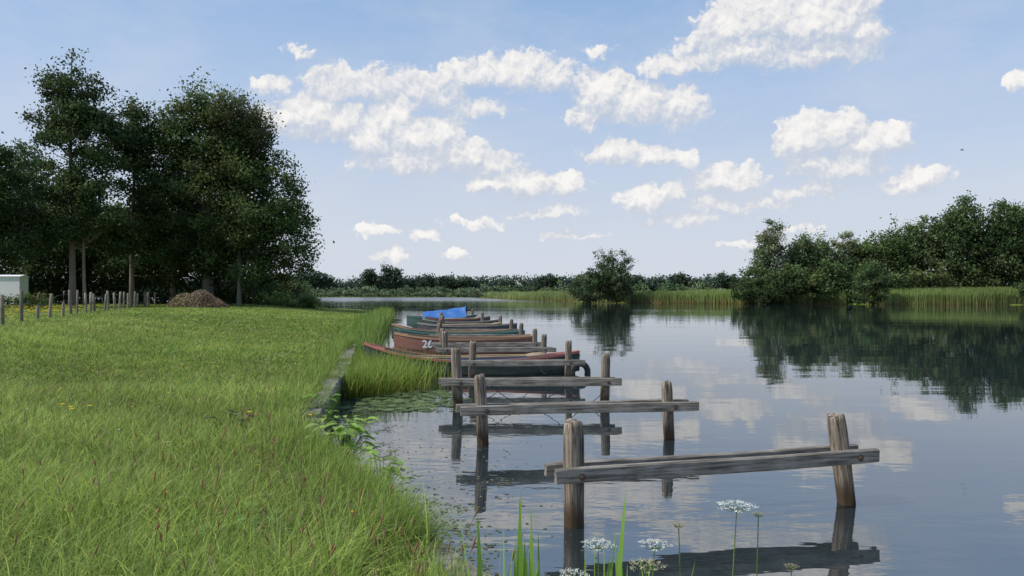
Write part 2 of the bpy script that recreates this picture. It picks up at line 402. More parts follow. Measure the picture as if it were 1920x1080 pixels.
tree('alder_tree',-34.9,61,1.0,14,0.15,whorl(-34.6,61,8.0,15,2.0,7,2),80,80,0.7,0.24,GR,bark=(0.26,0.20,0.14),inner=0.2)
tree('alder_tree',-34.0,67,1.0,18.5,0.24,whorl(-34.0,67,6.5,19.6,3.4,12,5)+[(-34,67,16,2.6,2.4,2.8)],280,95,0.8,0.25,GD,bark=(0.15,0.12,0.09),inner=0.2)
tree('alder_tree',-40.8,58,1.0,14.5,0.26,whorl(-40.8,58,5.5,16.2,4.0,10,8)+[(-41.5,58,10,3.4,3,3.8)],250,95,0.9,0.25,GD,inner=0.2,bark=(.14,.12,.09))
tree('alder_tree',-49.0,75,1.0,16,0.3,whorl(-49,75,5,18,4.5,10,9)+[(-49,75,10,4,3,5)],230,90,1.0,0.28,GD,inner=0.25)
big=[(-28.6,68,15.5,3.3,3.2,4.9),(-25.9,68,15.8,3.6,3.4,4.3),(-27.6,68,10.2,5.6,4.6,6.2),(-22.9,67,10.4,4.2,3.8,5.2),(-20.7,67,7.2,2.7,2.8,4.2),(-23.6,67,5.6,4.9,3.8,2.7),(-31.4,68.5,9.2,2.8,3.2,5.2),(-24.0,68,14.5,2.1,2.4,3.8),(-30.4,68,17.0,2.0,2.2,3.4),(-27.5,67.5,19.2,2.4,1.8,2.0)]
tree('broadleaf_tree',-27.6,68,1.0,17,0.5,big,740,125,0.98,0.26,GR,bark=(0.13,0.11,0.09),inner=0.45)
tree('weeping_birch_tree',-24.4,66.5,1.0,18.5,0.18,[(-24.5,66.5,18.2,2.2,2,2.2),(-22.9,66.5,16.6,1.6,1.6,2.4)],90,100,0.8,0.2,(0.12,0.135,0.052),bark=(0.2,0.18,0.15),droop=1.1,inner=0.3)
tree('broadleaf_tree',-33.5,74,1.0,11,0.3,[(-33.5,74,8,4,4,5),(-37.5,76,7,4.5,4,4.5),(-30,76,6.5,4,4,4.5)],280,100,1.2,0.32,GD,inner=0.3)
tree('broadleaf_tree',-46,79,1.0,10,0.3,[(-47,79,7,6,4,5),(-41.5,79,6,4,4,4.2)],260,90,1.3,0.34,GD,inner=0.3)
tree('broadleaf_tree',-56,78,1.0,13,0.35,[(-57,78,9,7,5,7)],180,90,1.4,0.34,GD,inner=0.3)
U=Acc()
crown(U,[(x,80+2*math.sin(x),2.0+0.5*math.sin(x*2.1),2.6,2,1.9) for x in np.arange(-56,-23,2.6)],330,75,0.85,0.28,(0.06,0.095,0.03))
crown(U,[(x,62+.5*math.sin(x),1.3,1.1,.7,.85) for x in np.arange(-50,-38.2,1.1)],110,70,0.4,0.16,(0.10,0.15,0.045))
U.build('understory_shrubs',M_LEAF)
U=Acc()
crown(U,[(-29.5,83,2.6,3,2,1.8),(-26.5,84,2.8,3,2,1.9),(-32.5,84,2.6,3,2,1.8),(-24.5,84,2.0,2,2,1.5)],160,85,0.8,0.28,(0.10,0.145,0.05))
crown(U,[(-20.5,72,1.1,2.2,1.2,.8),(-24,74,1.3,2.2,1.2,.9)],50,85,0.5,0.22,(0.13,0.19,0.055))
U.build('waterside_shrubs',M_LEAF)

def rtree(name,x,d,top,rx,base,leaf=0.55,nc=120,nl=75,low=1.2,cr=1.5,**kw):
    hgt=top-low; y=d
    e=[(x,y,low+hgt*.40,rx,rx*.8,hgt*.42),(x+rx*.2,y,low+hgt*.72,rx*.62,rx*.6,hgt*.29),(x-rx*.35,y,low+hgt*.55,rx*.6,rx*.6,hgt*.3)]
    return tree(name,x,y,0.5,top*.85,0.25,e,nc,nl,cr,leaf,base,**kw)
rtree('willow_tree',53.5,155,18.0,3.4,(0.17,0.205,0.105),0.42,130,75,cr=1.05,inner=.3)
rtree('willow_tree',60.5,157,15.8,3.4,(0.125,0.17,0.07),0.45,130,75,cr=1.1)
rtree('birch_tree',64.5,158,14.4,3.8,(.115,.16,.06),0.45,130,75,cr=1.2)
rtree('birch_tree',70,158,16.2,3.6,(0.15,0.185,0.085),0.42,110,70,cr=1.0,inner=.25)
rtree('broadleaf_tree',75,157,14.6,4.4,(.09,.13,.042),.5,140,75)
rtree('broadleaf_tree',80.5,156,17.4,4.6,(.085,.125,.04),.5,150,75)
rtree('willow_tree',86,156,19.3,4.4,(0.115,0.155,0.06),.5,150,75,cr=1.2)
rtree('broadleaf_tree',92.5,154,21.8,6.0,(.072,.11,.037),.52,260,85,cr=1.4)
rtree('broadleaf_tree',100,152,21.0,5.4,(.066,.104,.035),.52,230,85,cr=1.4)
rtree('broadleaf_tree',106,150,22.8,5.8,(.07,.11,.037),.52,220,80,cr=1.4)
rtree('broadleaf_tree',116,152,21,6.5,GD,.6,150,75)
rtree('broadleaf_tree',128,150,20,7,GD,.65,130,75)
RS=Acc()
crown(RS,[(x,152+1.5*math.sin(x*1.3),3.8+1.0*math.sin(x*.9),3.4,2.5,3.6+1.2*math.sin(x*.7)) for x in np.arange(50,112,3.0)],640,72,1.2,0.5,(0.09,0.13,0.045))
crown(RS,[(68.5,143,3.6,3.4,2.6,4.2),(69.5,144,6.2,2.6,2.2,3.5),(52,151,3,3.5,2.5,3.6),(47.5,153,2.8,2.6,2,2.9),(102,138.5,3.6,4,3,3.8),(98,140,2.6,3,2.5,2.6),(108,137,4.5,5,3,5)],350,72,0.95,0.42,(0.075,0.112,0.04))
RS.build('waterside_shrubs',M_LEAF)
tree('willow_tree',21.5,167,0.4,11.0,0.2,[(17.5,167,3.4,4.4,3,3.6),(23.5,167,4.0,3.6,3,3.8),(20.5,167,5.6,4.2,3,3.2)],210,75,1.0,0.42,(0.082,0.118,0.05),bark=(0.1,0.09,0.08))
tree('willow_tree',22.6,168,0.4,12.2,0.16,[(22.6,168,9.6,5.0,3,3.0),(25,168,8.5,3,2,2)],85,34,0.75,0.32,(0.09,0.12,0.055),inner=.1,bark=(0.1,0.09,0.08))
DT=Acc(); r_=random.Random(4)
el=[]
x=-420
while x<260:
    w=r_.uniform(8,15); hh=r_.uniform(11,14)+ (1.0 if x>-30 else 0)
    el.append((x,505+r_.uniform(-12,12),hh*.48,w,6,hh*.50)); x+=w*.55
crown(DT,el,4200,26,2.6,1.5,(0.068,0.10,0.072),inner=.35,dark=.6)  # bluish leaf colour stands in for atmospheric haze over the far treeline
for (x,h,w) in [(-134,19,9),(-125,16,7),(-146,14,7),(-94,18.5,5),(-80,21.5,7.5),(-57,14.5,6),(-44,13,7),(-31,12.5,8),(25,14.5,8),(110,15,9),(140,16,10),(80,14,10)]:
    crown(DT,[(x,490,h*.68,w,5,h*.32)],60,30,2.0,1.3,(0.064,0.094,0.06),inner=.2)  # same haze tint put into the taller far crowns
    tube(DT,[(x,490,0),(x,490,h*.7)],[.5,.3],(0.05,0.045,0.04),5)
DT.build('distant_trees',M_LEAF)
DS=Acc(); el=[]
x=-330
while x<-12:
    w=r_.uniform(5,10); hh=r_.uniform(3.5,7.0); yb=float(ye(x)); el.append((x,yb+8+r_.uniform(-3,8),hh*.45,w,4,hh*.55)); x+=w*.7
crown(DS,el,1300,24,1.5,1.1,(0.12,0.165,0.085),inner=.3)
el=[(x,float(ye(x))+1.5,1.2,4,1.5,1.4+.5*math.sin(x)) for x in np.arange(-330,-14,4)]
crown(DS,el,900,20,.9,.8,(0.17,0.22,0.11),inner=.3)
el=[(x,ye(x)+42+3*math.sin(x),2.6,5,3,3.2+math.sin(x*.5)) for x in np.arange(-6,50,5.0)]
crown(DS,el,180,30,1.3,.8,(0.11,0.155,0.07),inner=.3)
DS.build('distant_shrubs',M_LEAF)

R=Acc()
def reeds(x0,x1,n,depth,hmin,hmax,w,cA=(0.24,0.315,0.105)):
    x=rng.uniform(x0,x1,n); dd=rng.uniform(0,1,n)**1.4*depth-0.4+.5*vnoise(x,x*0,2.5,8); y=ye(x)+dd
    h=rng.uniform(hmin,hmax,n)*(1+0.14*vnoise(x,y,4,31)+.06*vnoise(x,y,1.2,37)); h=np.where(dd<0.5,h*.8,h)
    b=np.stack([x,y,np.full(n,-0.02)],1)
    lean=rng.normal(0,0.22,(n,2))
    c=np.array(cA)*(rng.uniform(.65,1.25,(n,1))*(1+0.25*vnoise(x,y,6,32))[:,None])
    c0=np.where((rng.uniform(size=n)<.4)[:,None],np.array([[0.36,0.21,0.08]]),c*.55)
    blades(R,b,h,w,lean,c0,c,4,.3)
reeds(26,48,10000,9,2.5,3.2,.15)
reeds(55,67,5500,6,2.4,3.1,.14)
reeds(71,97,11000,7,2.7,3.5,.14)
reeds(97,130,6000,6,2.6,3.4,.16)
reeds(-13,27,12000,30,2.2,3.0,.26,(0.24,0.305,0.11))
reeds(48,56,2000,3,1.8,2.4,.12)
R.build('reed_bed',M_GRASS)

I=Acc()
n=2600; yy=rng.uniform(15.6,21,n); xx=xe(yy)+0.08+np.abs(rng.normal(0,1,n))*(0.8)*np.clip((yy-15)/2,0.35,1.2)
ok=xx<-1.55; xx,yy=xx[ok],yy[ok]; n=len(xx)
c=np.array([0.22,0.33,0.06])*rng.uniform(.6,1.4,(n,1)); c[rng.uniform(size=n)<.08]=(0.38,0.3,0.11)
blades(I,np.stack([xx,yy,np.full(n,-.05)],1),rng.uniform(.5,.88,n),rng.uniform(.015,.03,n),rng.normal(0.05,.16,(n,2)),c*.4+np.array([.05,.03,0]),c,4)
n=3600; yy=rng.uniform(23,62,n); xx=xe(yy)+rng.normal(0.0,0.35,n)
c=np.array([0.20,0.30,0.065])*rng.uniform(.6,1.4,(n,1))
blades(I,np.stack([xx,yy,np.full(n,.1)],1),rng.uniform(.45,1.0,n)*(1+.25*(yy>30)),rng.uniform(.02,.045,n),rng.normal(0.03,.2,(n,2)),c*.4,c,3)
I.build('reed_clump',M_GRASS)

KS=.86
I=Acc()
for (x,d,ln,lx,w) in [(-0.10,3.15,.90,-.10,.024),(-0.02,3.1,.80,-.12,.02),(0.03,3.2,.95,.03,.022),(0.08,3.15,.88,-.03,.022),(0.13,3.0,.7,.1,.016),(0.33,3.1,.82,.06,.022),(0.38,3.15,.96,.06,.02),(0.42,3.0,.85,-.03,.022),(-0.2,3.3,.7,-.12,.014),(0.62,3.1,.72,.1,.014),(.75,3.05,.66,-.08,.014),(.5,3.2,.68,.08,.015),(-.35,3.3,.62,-.05,.012),(.9,3.0,.75,.25,.008)]:
    for j in range(6):
        x_,d_=x*KS,d*KS; z=float(land_z(x_,d_)); zt=2.2-(2.2-.42-ln)*KS; ln_=(zt-z)
        b=np.array([[x_+random.uniform(-.04,.04),d_+random.uniform(-.05,.05),z]])
        cc=np.array([[0.22,0.38,0.065]])*random.uniform(.8,1.25)
        blades(I,b,np.array([ln_*(1 if j==0 else random.uniform(.7,1.0))]),np.array([w*1.3]),np.array([[lx*(1 if j==0 else random.uniform(-1,1.4)),random.uniform(-.05,.05)]]),cc*.5,cc,8,1.0,4.0)
I.build('iris_leaves',M_GRASS)

def umbel(x,d,ztop,r,lx,col=(0.8,0.8,0.74),nr=16):
    x,d,ztop,r=x*KS,d*KS,2.2-(2.2-ztop)*KS,r*KS
    A=Acc(); z=float(land_z(x-lx,d)); gcol=(0.15,0.22,0.06)
    top=np.array([x,d,ztop])
    tube(A,[(x-lx,d,z),(x-lx*.8,d,z+(ztop-z)*.4),(x-lx*.3,d,z+(ztop-z)*.75),top],[.0035,.003,.0025,.002],gcol,5)
    for k in range(nr):
        a=k*2.399; q=r*math.sqrt((k+.5)/nr); e_=top+np.array([q*math.cos(a),q*math.sin(a)*.9,r*(.42-.22*(q/r)**2)])
        m=(top+e_)/2+np.array([0,0,-.006*1])
        tube(A,[top,m,e_],[.0014,.001,.0008],gcol,3)
        nf=26; off=rng.normal(size=(nf,3))*np.array([1,1,.28])*r*.105
        leaf_quads(A,e_+off,np.full(nf,r*.075),np.broadcast_to(np.array(col),(nf,3))*rng.uniform(.75,1.1,(nf,1)),.9,.7)
    for s_ in (-1,1):
        p0=np.array([x-lx*.7,d,z+(ztop-z)*(.45 if s_>0 else .6)]); p1=p0+np.array([s_*.09,0,.06])
        tube(A,[p0,(p0+p1)/2+[0,0,.01],p1],[.0015,.001,.0008],gcol,3)
        t=rng.uniform(0.3,1,40)[:,None]; leaf_quads(A,p0+(p1-p0)*t+rng.normal(size=(40,3))*.012,np.full(40,.012),np.tile(np.array([[.14,.22,.05]]),(40,1)),.3)
    A.build('wild_carrot',M_GRASS)
for a_ in [(.96,3.2,1.27,.085,.05),(.69,3.1,1.235,.03,-.03,(.5,.45,.25)),(1.07,3.25,1.235,.03,.02,(.5,.45,.25)),(.58,3.05,1.16,.07,.04),(.35,3.05,1.16,.07,-.02),(.53,2.95,1.11,.075,.02,(.55,.5,.32)),(.24,2.95,1.08,.06,-.04),(1.12,3.0,1.1,.03,.05,(.5,.42,.28))]: umbel(*a_)

def leafy(name,x,y,z,n,size,col,spread,hgt,seed):
    A=Acc(); r2=random.Random(seed)
    for i in range(n):
        a=r2.uniform(0,6.28); rr=r2.uniform(0,spread); bz=z+r2.uniform(.03,hgt)
        c=np.array([x+math.cos(a)*rr,y+math.sin(a)*rr,bz]); L=size*r2.uniform(.6,1.2); W_=L*.36
        u=np.array([math.cos(a+r2.uniform(-.7,.7)),math.sin(a+r2.uniform(-.7,.7)),r2.uniform(-.2,.5)]); u/=np.linalg.norm(u)
        v=np.cross(u,[0,0,1]); v/=np.linalg.norm(v); w_=np.cross(v,u)
        V=[];m=6
        for k in range(m+1):
            t=k/m; ww=W_*math.sin(math.pi*min(1,t*.93+.05))**.8*(1.1-t*.4); p=c+u*L*t+np.array([0,0,-.35*L*t*t])
            V+= [p-v*ww+w_*ww*.3,p,p+v*ww+w_*ww*.3]
        F=[]
        for k in range(m):
            q=k*3; F+=[(q,q+1,q+4,q+3),(q+1,q+2,q+5,q+4)]
        A.add(np.array(V),np.array(F),np.array(col)*r2.uniform(.6,1.3))
        tube(A,[(x+math.cos(a)*rr*.3,y+math.sin(a)*rr*.3,z-.05),c],[.004,.002],(.1,.12,.04),4)
    A.build(name,M_GRASS)
leafy('leafy_bank_plant',-1.85,8.2,.42,95,.15,(.27,.41,.09),.38,.40,1)
leafy('leafy_bank_plant',-1.28,7.35,.30,50,.12,(.27,.41,.09),.25,.30,2)
leafy('leafy_bank_plant',-2.55,10.0,.40,18,.11,(.17,.28,.06),.2,.25,6)
leafy('dock_plant',-3.55,9.4,.5,14,.17,(.16,.19,.06),.18,.22,3)
leafy('dock_plant',-3.35,9.5,.5,5,.15,(.22,.14,.07),.12,.26,4)
leafy('dock_plant',-1.9,5.3,.5,16,.17,(.17,.28,.07),.3,.14,5)
leafy('dock_plant',-2.9,11.2,.45,14,.16,(.17,.3,.06),.3,.26,7)

A=Acc()
for i in range(230):
    x=random.uniform(-3.1,-1.2)+random.gauss(0,.2); y=random.uniform(13.9,16.8); 
    if x<float(xe(y))+.1: continue
    r=random.uniform(.06,.12); n=10; a0=random.uniform(0,6.28); z=.006+i*.00008
    pts=[(x,y,z)]+[(x+r*math.cos(a0+.3+k*5.7/(n-1)),y+r*math.sin(a0+.3+k*5.7/(n-1)),z) for k in range(n)]
    F=np.array([(0,k,k+1,k+2) for k in range(1,n-1,2)])
    A.add(np.array(pts),F,np.array((.12,.17,.06))*random.uniform(.7,1.5))
A.build('lily_pads',M_LEAF)
A=Acc()
n=4200; y=5.2*(15/5.2)**rng.uniform(size=n); x=xe(y)+.05+np.abs(rng.normal(0,.55,n))
cid=rng.integers(0,120,n); x=np.where(rng.uniform(size=n)<.75,x[cid]+rng.normal(0,.10,n),x); y=y[cid]+rng.normal(0,.1,n)
ok=x>xe(y)+.05; x,y=x[ok],y[ok]; n=len(x); s=rng.uniform(.006,.02,n); a=rng.uniform(0,6.28,n)
zz=.003+rng.uniform(0,.003,n)
P=np.stack([np.stack([x+np.cos(a+k*1.571)*s*(1 if k%2 else 1.6),y+np.sin(a+k*1.571)*s*(1 if k%2 else 1.6),zz],1) for k in range(4)],1).reshape(-1,3)
A.add(P,np.arange(n*4).reshape(-1,4),np.repeat(np.array([[.17,.18,.11]])*rng.uniform(.4,1.5,(n,1)),4,axis=0))
A.build('floating_weed',M_LEAF)

# ------------------------------------------------------------------ mooring frames
def post(name,parent,p0,p1,r,seed):
    rs=np.random.default_rng(seed); n=28; m=26
    p0=np.array(p0);p1=np.array(p1); ax=p1-p0; H=np.linalg.norm(ax)
    V=[]; a=np.linspace(0,2*np.pi,n,endpoint=False)
    groove=1+0.04*np.sin(a*5+rs.uniform(0,6))+0.03*np.sin(a*11+rs.uniform(0,6))+rs.uniform(-.03,.03,n)
    sq=1/np.maximum(np.abs(np.cos(a)),np.abs(np.sin(a)))**0.35
    for i in range(m+1):
        t=i/m; rr=r*groove*sq*(1+.03*math.sin(t*9+seed)+rs.uniform(-.012,.012,n))
        z=t*H
        if t>0.93: rr=rr*(1-(t-.93)*1.6)
        zz=np.full(n,z)+ (0.02*np.sin(a*2+seed)+rs.uniform(-.008,.008,n) if i>=m-1 else 0)
        V.append(np.stack([rr*np.cos(a),rr*np.sin(a),zz],1))
    V.append(np.array([[0,0,H+.01]]))
    V=np.concatenate(V); F=[]
    for i in range(m):
        for j in range(n): F.append((i*n+j,i*n+(j+1)%n,(i+1)*n+(j+1)%n,(i+1)*n+j))
    for j in range(n): F.append((m*n+j,m*n+(j+1)%n,(m+1)*n))
    ob=py_mesh(name,V,F,M_WZ,parent,True,loc=tuple(p0))
    ob.rotation_euler=Vector(ax).to_track_quat('Z','Y').to_euler()
    return ob
def beam(name,parent,p0,p1,h,t,seed):
    rs=random.Random(seed); p0=Vector(p0);p1=Vector(p1); L=(p1-p0).length; n=24; V=[];F=[]
    b=.012
    prof=[(-t/2+b,-h/2),(t/2-b,-h/2),(t/2,-h/2+b),(t/2,h/2-b),(t/2-b,h/2),(-t/2+b,h/2),(-t/2,h/2-b),(-t/2,-h/2+b)]
    ph=rs.uniform(0,6)
    for i in range(n+1):
        u=i/n; bow=.006*math.sin(u*6+ph); k=.95 if i in(0,n) else 1
        for (y,z) in prof: V.append((u*L+rs.uniform(-.003,.003),(y*k+rs.uniform(-.001,.001)),z*k+bow+rs.uniform(-.0015,.0015)))
    for i in range(n):
        for j in range(8): F.append((i*8+j,(i+1)*8+j,(i+1)*8+(j+1)%8,i*8+(j+1)%8))
    F.append(tuple(range(8))); F.append(tuple(n*8+k for k in reversed(range(8))))
    ob=py_mesh(name,V,F,M_WX,parent,False,loc=tuple(p0)); d=p1-p0
    ob.rotation_euler=(0,-math.atan2(d.z,math.hypot(d.x,d.y)),math.atan2(d.y,d.x))
    return ob
def bolt(parent,p,r=.034):
    V=[];F=[];n=8
    for (rr,y) in [(r,0),(r,-.008),(r*.55,-.01),(r*.5,-.028),(0.001,-.03)]:
        V+=[(rr*math.cos(k*.785),y,rr*math.sin(k*.785)) for k in range(n)]
    for i in range(4):
        for j in range(n): F.append((i*n+j,i*n+(j+1)%n,(i+1)*n+(j+1)%n,(i+1)*n+j))
    py_mesh('bolt',V,F,M_IRON,parent,False,loc=p)
def frame(L,Rr,zb,xl,xr,topL,topR,r=.095,seed=1,back=True,hb=.14,tb=.075,zr=None):
    e=empty('mooring_frame'); zr=zb if zr is None else zr
    (xL,yL,lxL),(xR,yR,lxR)=L,Rr
    post('post_left',e,(xL-lxL*.5,yL,-.6),(xL+lxL,yL,topL),r,seed)
    post('post_right',e,(xR-lxR*.5,yR,-.6),(xR+lxR,yR,topR),r*.93,seed+50)
    sl=(yR-yL)/(xR-xL); o=r+tb/2+.0
    beam('front_beam',e,(xl,yL+sl*(xl-xL)-o,zb),(xr,yL+sl*(xr-xL)-o,zr),hb,tb,seed)
    if back: beam('back_beam',e,(xl-.08,yL+sl*(xl-xL)+o,zb),(xr-.1,yL+sl*(xr-xL)+o,zr),hb*.9,tb,seed+7)
    yb=lambda xx: yL+sl*(xx-xL)-o-tb/2-.003
    bolt(e,(xL+.06,yb(xL+.06),zb-.005)); bolt(e,(xR+.06,yb(xR+.06),zr-.005))
    return e
frame((.59,7.08,-.005),(3.52,7.84,-.12),.505,.40,3.80,.985,.92,.093,1,zr=.515)
frame((-.42,10.9,-.05),(2.38,11.3,-.04),.51,-.74,2.80,1.0,.86,.085,2)
frame((-1.05,14.6,-.05),(1.82,14.7,.03),.47,-1.36,2.14,1.12,1.0,.095,3,hb=.15)
frame((-1.0,18.5,.04),(1.40,18.7,.02),.47,-1.25,1.82,1.0,1.0,.085,4)
frame((-2.0,22.5,-.03),(.95,22.6,.02),.50,-2.25,1.33,1.05,.95,.09,5)
frame((-2.4,25.3,.05),(.78,25.5,0),.46,-2.7,1.1,1.0,.98,.085,6)
frame((-2.9,29.6,.02),(.33,29.8,.04),.5,-3.2,.75,1.0,1.0,.09,7)
frame((-3.3,34.2,.02),(-.05,34.3,.03),.5,-3.6,.3,1.0,1.0,.09,8)
frame((-3.6,38.5,.02),(-.6,38.5,.0),.5,-3.9,-.2,1.05,1.05,.1,9)
frame((-4.1,43,.02),(-1.7,43,.0),.5,-4.4,-1.3,1.1,1.1,.1,10)
frame((-4.8,51,.02),(-2.7,51,.0),.5,-5.1,-2.3,1.0,1.1,.1,11)

# ------------------------------------------------------------------ boats
def boat(X0,X1,Y,B,g0,rl,rr,hull,rim,inside,name='rowing_boat',rot=0.0,thw=(.3,.55,.75),oars=False):
    L=X1-X0; e=empty(name,((X0+X1)/2,Y,0),rot); n=30
    def hb(t): return B*max(0.10,(1-abs(2*t-1)**2.6)**.75)
    def gz(t): return g0+rl*max(0,(0.5-t)/.5)**2.2+rr*max(0,(t-.5)/.5)**2.2
    def kz(t): return -.14+(.16+rl*.55)*max(0,(.42-t)/.42)**2+(.14+rr*.4)*max(0,(t-.62)/.38)**2
    def prof(t,ins):
        b=hb(t)-(.03 if ins else 0); g=gz(t); k=max(kz(t)+.05,.05) if ins else kz(t); b=max(b,.02)
        cb=b*.74
        P=[(-b,g),(-(b*.96+cb*.04)-.0,g-.33*(g-k)),(-(b*.86+cb*.14),g-.66*(g-k)),(-cb,k),(0,k-.01),(cb,k),((b*.86+cb*.14),g-.66*(g-k)),((b*.96+cb*.04),g-.33*(g-k)),(b,g)]
        return P
    for nm,ins,mat in (('hull',False,hull),('interior',True,inside)):
        V=[];F=[]
        for i in range(n+1):
            t=i/n
            for (y,z) in prof(t,ins): V.append((-L/2+L*t,y,z))
        for i in range(n):
            for j in range(8): F.append((i*9+j,(i+1)*9+j,(i+1)*9+j+1,i*9+j+1))
        F.append(tuple(range(9))); F.append(tuple(n*9+k for k in reversed(range(9))))
        py_mesh(nm,V,F,mat,e,False)
    for s in (-1,1):
        V=[];F=[]
        for i in range(n+1):
            t=i/n; x=-L/2+L*t; b=hb(t); g=gz(t)
            V+=[(x,s*(b+.025),g-.045),(x,s*(b+.03),g+.018),(x,s*(b-.045),g+.018),(x,s*(b-.045),g-.02)]
        for i in range(n):
            for j in range(4): F.append((i*4+j,(i+1)*4+j,(i+1)*4+(j+1)%4,i*4+(j+1)%4))
        F.append((0,1,2,3)); F.append((n*4+3,n*4+2,n*4+1,n*4))
        py_mesh('gunwale',V,F,rim,e)
    def boxm(nm,x0,x1,y0,y1,z0,z1,mat):
        V=[(x,y,z) for z in(z0,z1) for (x,y) in((x0,y0),(x1,y0),(x1,y1),(x0,y1))]
        py_mesh(nm,V,[(3,2,1,0),(4,5,6,7),(0,1,5,4),(1,2,6,5),(2,3,7,6),(3,0,4,7)],mat,e)
    for k,t in enumerate(thw):
        b=hb(t)-.04; g=gz(t)-.12; x=-L/2+L*t; boxm('thwart',x-.13,x+.13,-b,b,g-.03,g,inside)
    for t0,t1,nm in ((.0,.09,'stern_deck'),(.93,1.0,'bow_deck')):
        V=[];F=[]
        for i in range(5):
            t=t0+(t1-t0)*i/4; V+=[(-L/2+L*t,-hb(t)+.03,gz(t)-.01),(-L/2+L*t,hb(t)-.03,gz(t)-.01)]
        for i in range(4): F.append((2*i,2*i+2,2*i+3,2*i+1))
        py_mesh(nm,V,F,rim if nm=='stern_deck' else inside,e)
    if oars:
        for s in (-1,1):
            A=Acc(); z=g0+.05; tube(A,[(-L*.28,s*.25,z),(0,s*.3,z+.02),(L*.25,s*.2,z+.05)],[.02,.022,.018],(.42,.32,.2),6)
            tube(A,[(L*.25,s*.2,z+.05),(L*.28,s*.19,z+.055),(L*.34,s*.17,z+.06),(L*.345,s*.17,z+.06)],[.018,.06,.065,.01],(.40,.3,.2),6)
            A.build('oar',M_BARK,e)
    return e,hb,gz,kz,L
def P_(n,c,**k): return paint_mat(n,c,**k)
m_dg=P_('dark_green_hull',(.022,.04,.03),wear=.4); m_red=P_('red_rim',(.42,.13,.09),wear=.5,dirt=(.25,.2,.17)); m_blue=P_('bluegrey_inside',(.15,.21,.30),wear=.5,dirt=(.2,.18,.15))
m_br=P_('brown_red_hull',(.20,.075,.05),wear=.7,dirt=(.16,.12,.1)); m_ol=P_('grey_inside',(.24,.22,.19),wear=.6); m_teal=P_('teal_rim',(.05,.17,.14),wear=.4)
m_or=P_('orange_wood_rim',(.42,.22,.11),wear=.6,dirt=(.22,.18,.14)); m_dk=P_('dark_hull',(.045,.05,.06),wear=.5); m_gn=P_('green_hull',(.03,.09,.075),wear=.5); m_gy=P_('grey_wood_rim',(.30,.28,.25),wear=.6)
b1,hb1,gz1,kz1,L1=boat(-4.05,1.85,20.5,.62,.40,.44,.22,m_dg,m_red,m_blue,rot=.0,oars=True)
b2,hb2,gz2,kz2,L2=boat(-4.3,.92,27.3,.68,.56,.2,.1,m_br,m_or,m_ol)
boat(-5.0,.55,31.6,.62,.5,.25,.12,m_gn,m_teal,m_ol,rot=.03)
boat(-5.3,-.1,32.9,.5,.5,.35,.1,m_dk,m_or,m_ol,rot=-.02)
boat(-4.6,.25,36.4,.62,.62,.15,.12,m_dk,m_gy,m_ol,rot=.04,oars=True)
boat(-4.9,-.7,40.8,.62,.62,.2,.15,m_dg,m_ol,m_blue)
boat(-5.2,-1.3,44.8,.6,.62,.2,.2,m_dk,m_br,m_ol,rot=.05,oars=True)
b7,hb7,gz7,kz7,L7=boat(-6.8,-2.3,48.3,.7,.62,.15,.2,m_gn,m_teal,m_ol)
fc=bpy.data.curves.new('boat_number','FONT'); fc.body='26'; fc.size=.38; fc.extrude=.004; fc.align_x='CENTER'; fc.materials.append(M_WHITE); fc.offset=.008
fo=bpy.data.objects.new('boat_number',fc); link(fo,b2)
lx=-3.02-(-4.3+.92)/2; t=(lx+L2/2)/L2
fo.location=(lx,-(hb2(t)+.014),gz2(t)-.34); fo.rotation_euler=(math.radians(96),0,math.radians(-4))
def torus(name,parent,loc,R,r,mat,rot=(0,0,0)):
    V=[];F=[];n=28;m=10
    for i in range(n):
        for j in range(m):
            a=i*2*math.pi/n;b_=j*2*math.pi/m; tr=1+.04*(i%2)
            V.append(((R+r*tr*math.cos(b_))*math.cos(a),r*.85*math.sin(b_),(R+r*tr*math.cos(b_))*math.sin(a)))
    for i in range(n):
        for j in range(m): F.append((i*m+j,((i+1)%n)*m+j,((i+1)%n)*m+(j+1)%m,i*m+(j+1)%m))
    o=py_mesh(name,V,F,mat,parent,True,loc=loc); o.rotation_euler=rot; return o
torus('tyre_fender',b1,(2.93,-.38,.06),.25,.085,M_BLACK,(0,0,.5))
A=Acc()
for (p,q,sag) in [((-1.1,14.45,.42),(-.2,14.4,.38),.25),((1.0,14.4,.4),(1.8,14.6,.3),.28),((.2,18.3,.4),(1.6,18.4,.3),.3),((1.0,14.5,.42),(-.4,14.45,.42),.36),((1.4,18.6,.6),(1.85,20.2,.55),.2),((-2,22.4,.6),(-3.9,20.6,.7),.1),((.7,20.1,.45),(.95,18.6,.4),.3)]:
    p=np.array(p);q=np.array(q); pts=[p+(q-p)*t-np.array([0,0,4*sag*t*(1-t)]) for t in np.linspace(0,1,12)]
    tube(A,pts,[.007]*12,(.03,.028,.025),4)
A.build('mooring_ropes',M_BARK)
M_TARP,nt,b=new_mat('blue_tarp'); b.inputs['Base Color'].default_value=(.03,.13,.38,1); b.inputs['Roughness'].default_value=.5
nz=N(nt,'ShaderNodeTexNoise'); nz.inputs['Scale'].default_value=4; bp=N(nt,'ShaderNodeBump'); bp.inputs['Distance'].default_value=.12; nt.links.new(nz.outputs[0],bp.inputs['Height']); nt.links.new(bp.outputs[0],b.inputs['Normal'])
V=[];F=[];n=20;m=14
for i in range(n+1):
    t=i/n; x=-1.15+2.75*t; ridge=.98+.36*t+.02*math.sin(t*20)
    for j in range(m+1):
        u=-1+2*j/m; drop=(abs(u)**1.25); z=ridge-drop*(.42+.25*t)+.02*math.sin(9*t+7*u)
        V.append((x+.04*math.sin(u*5),u*.85,z))
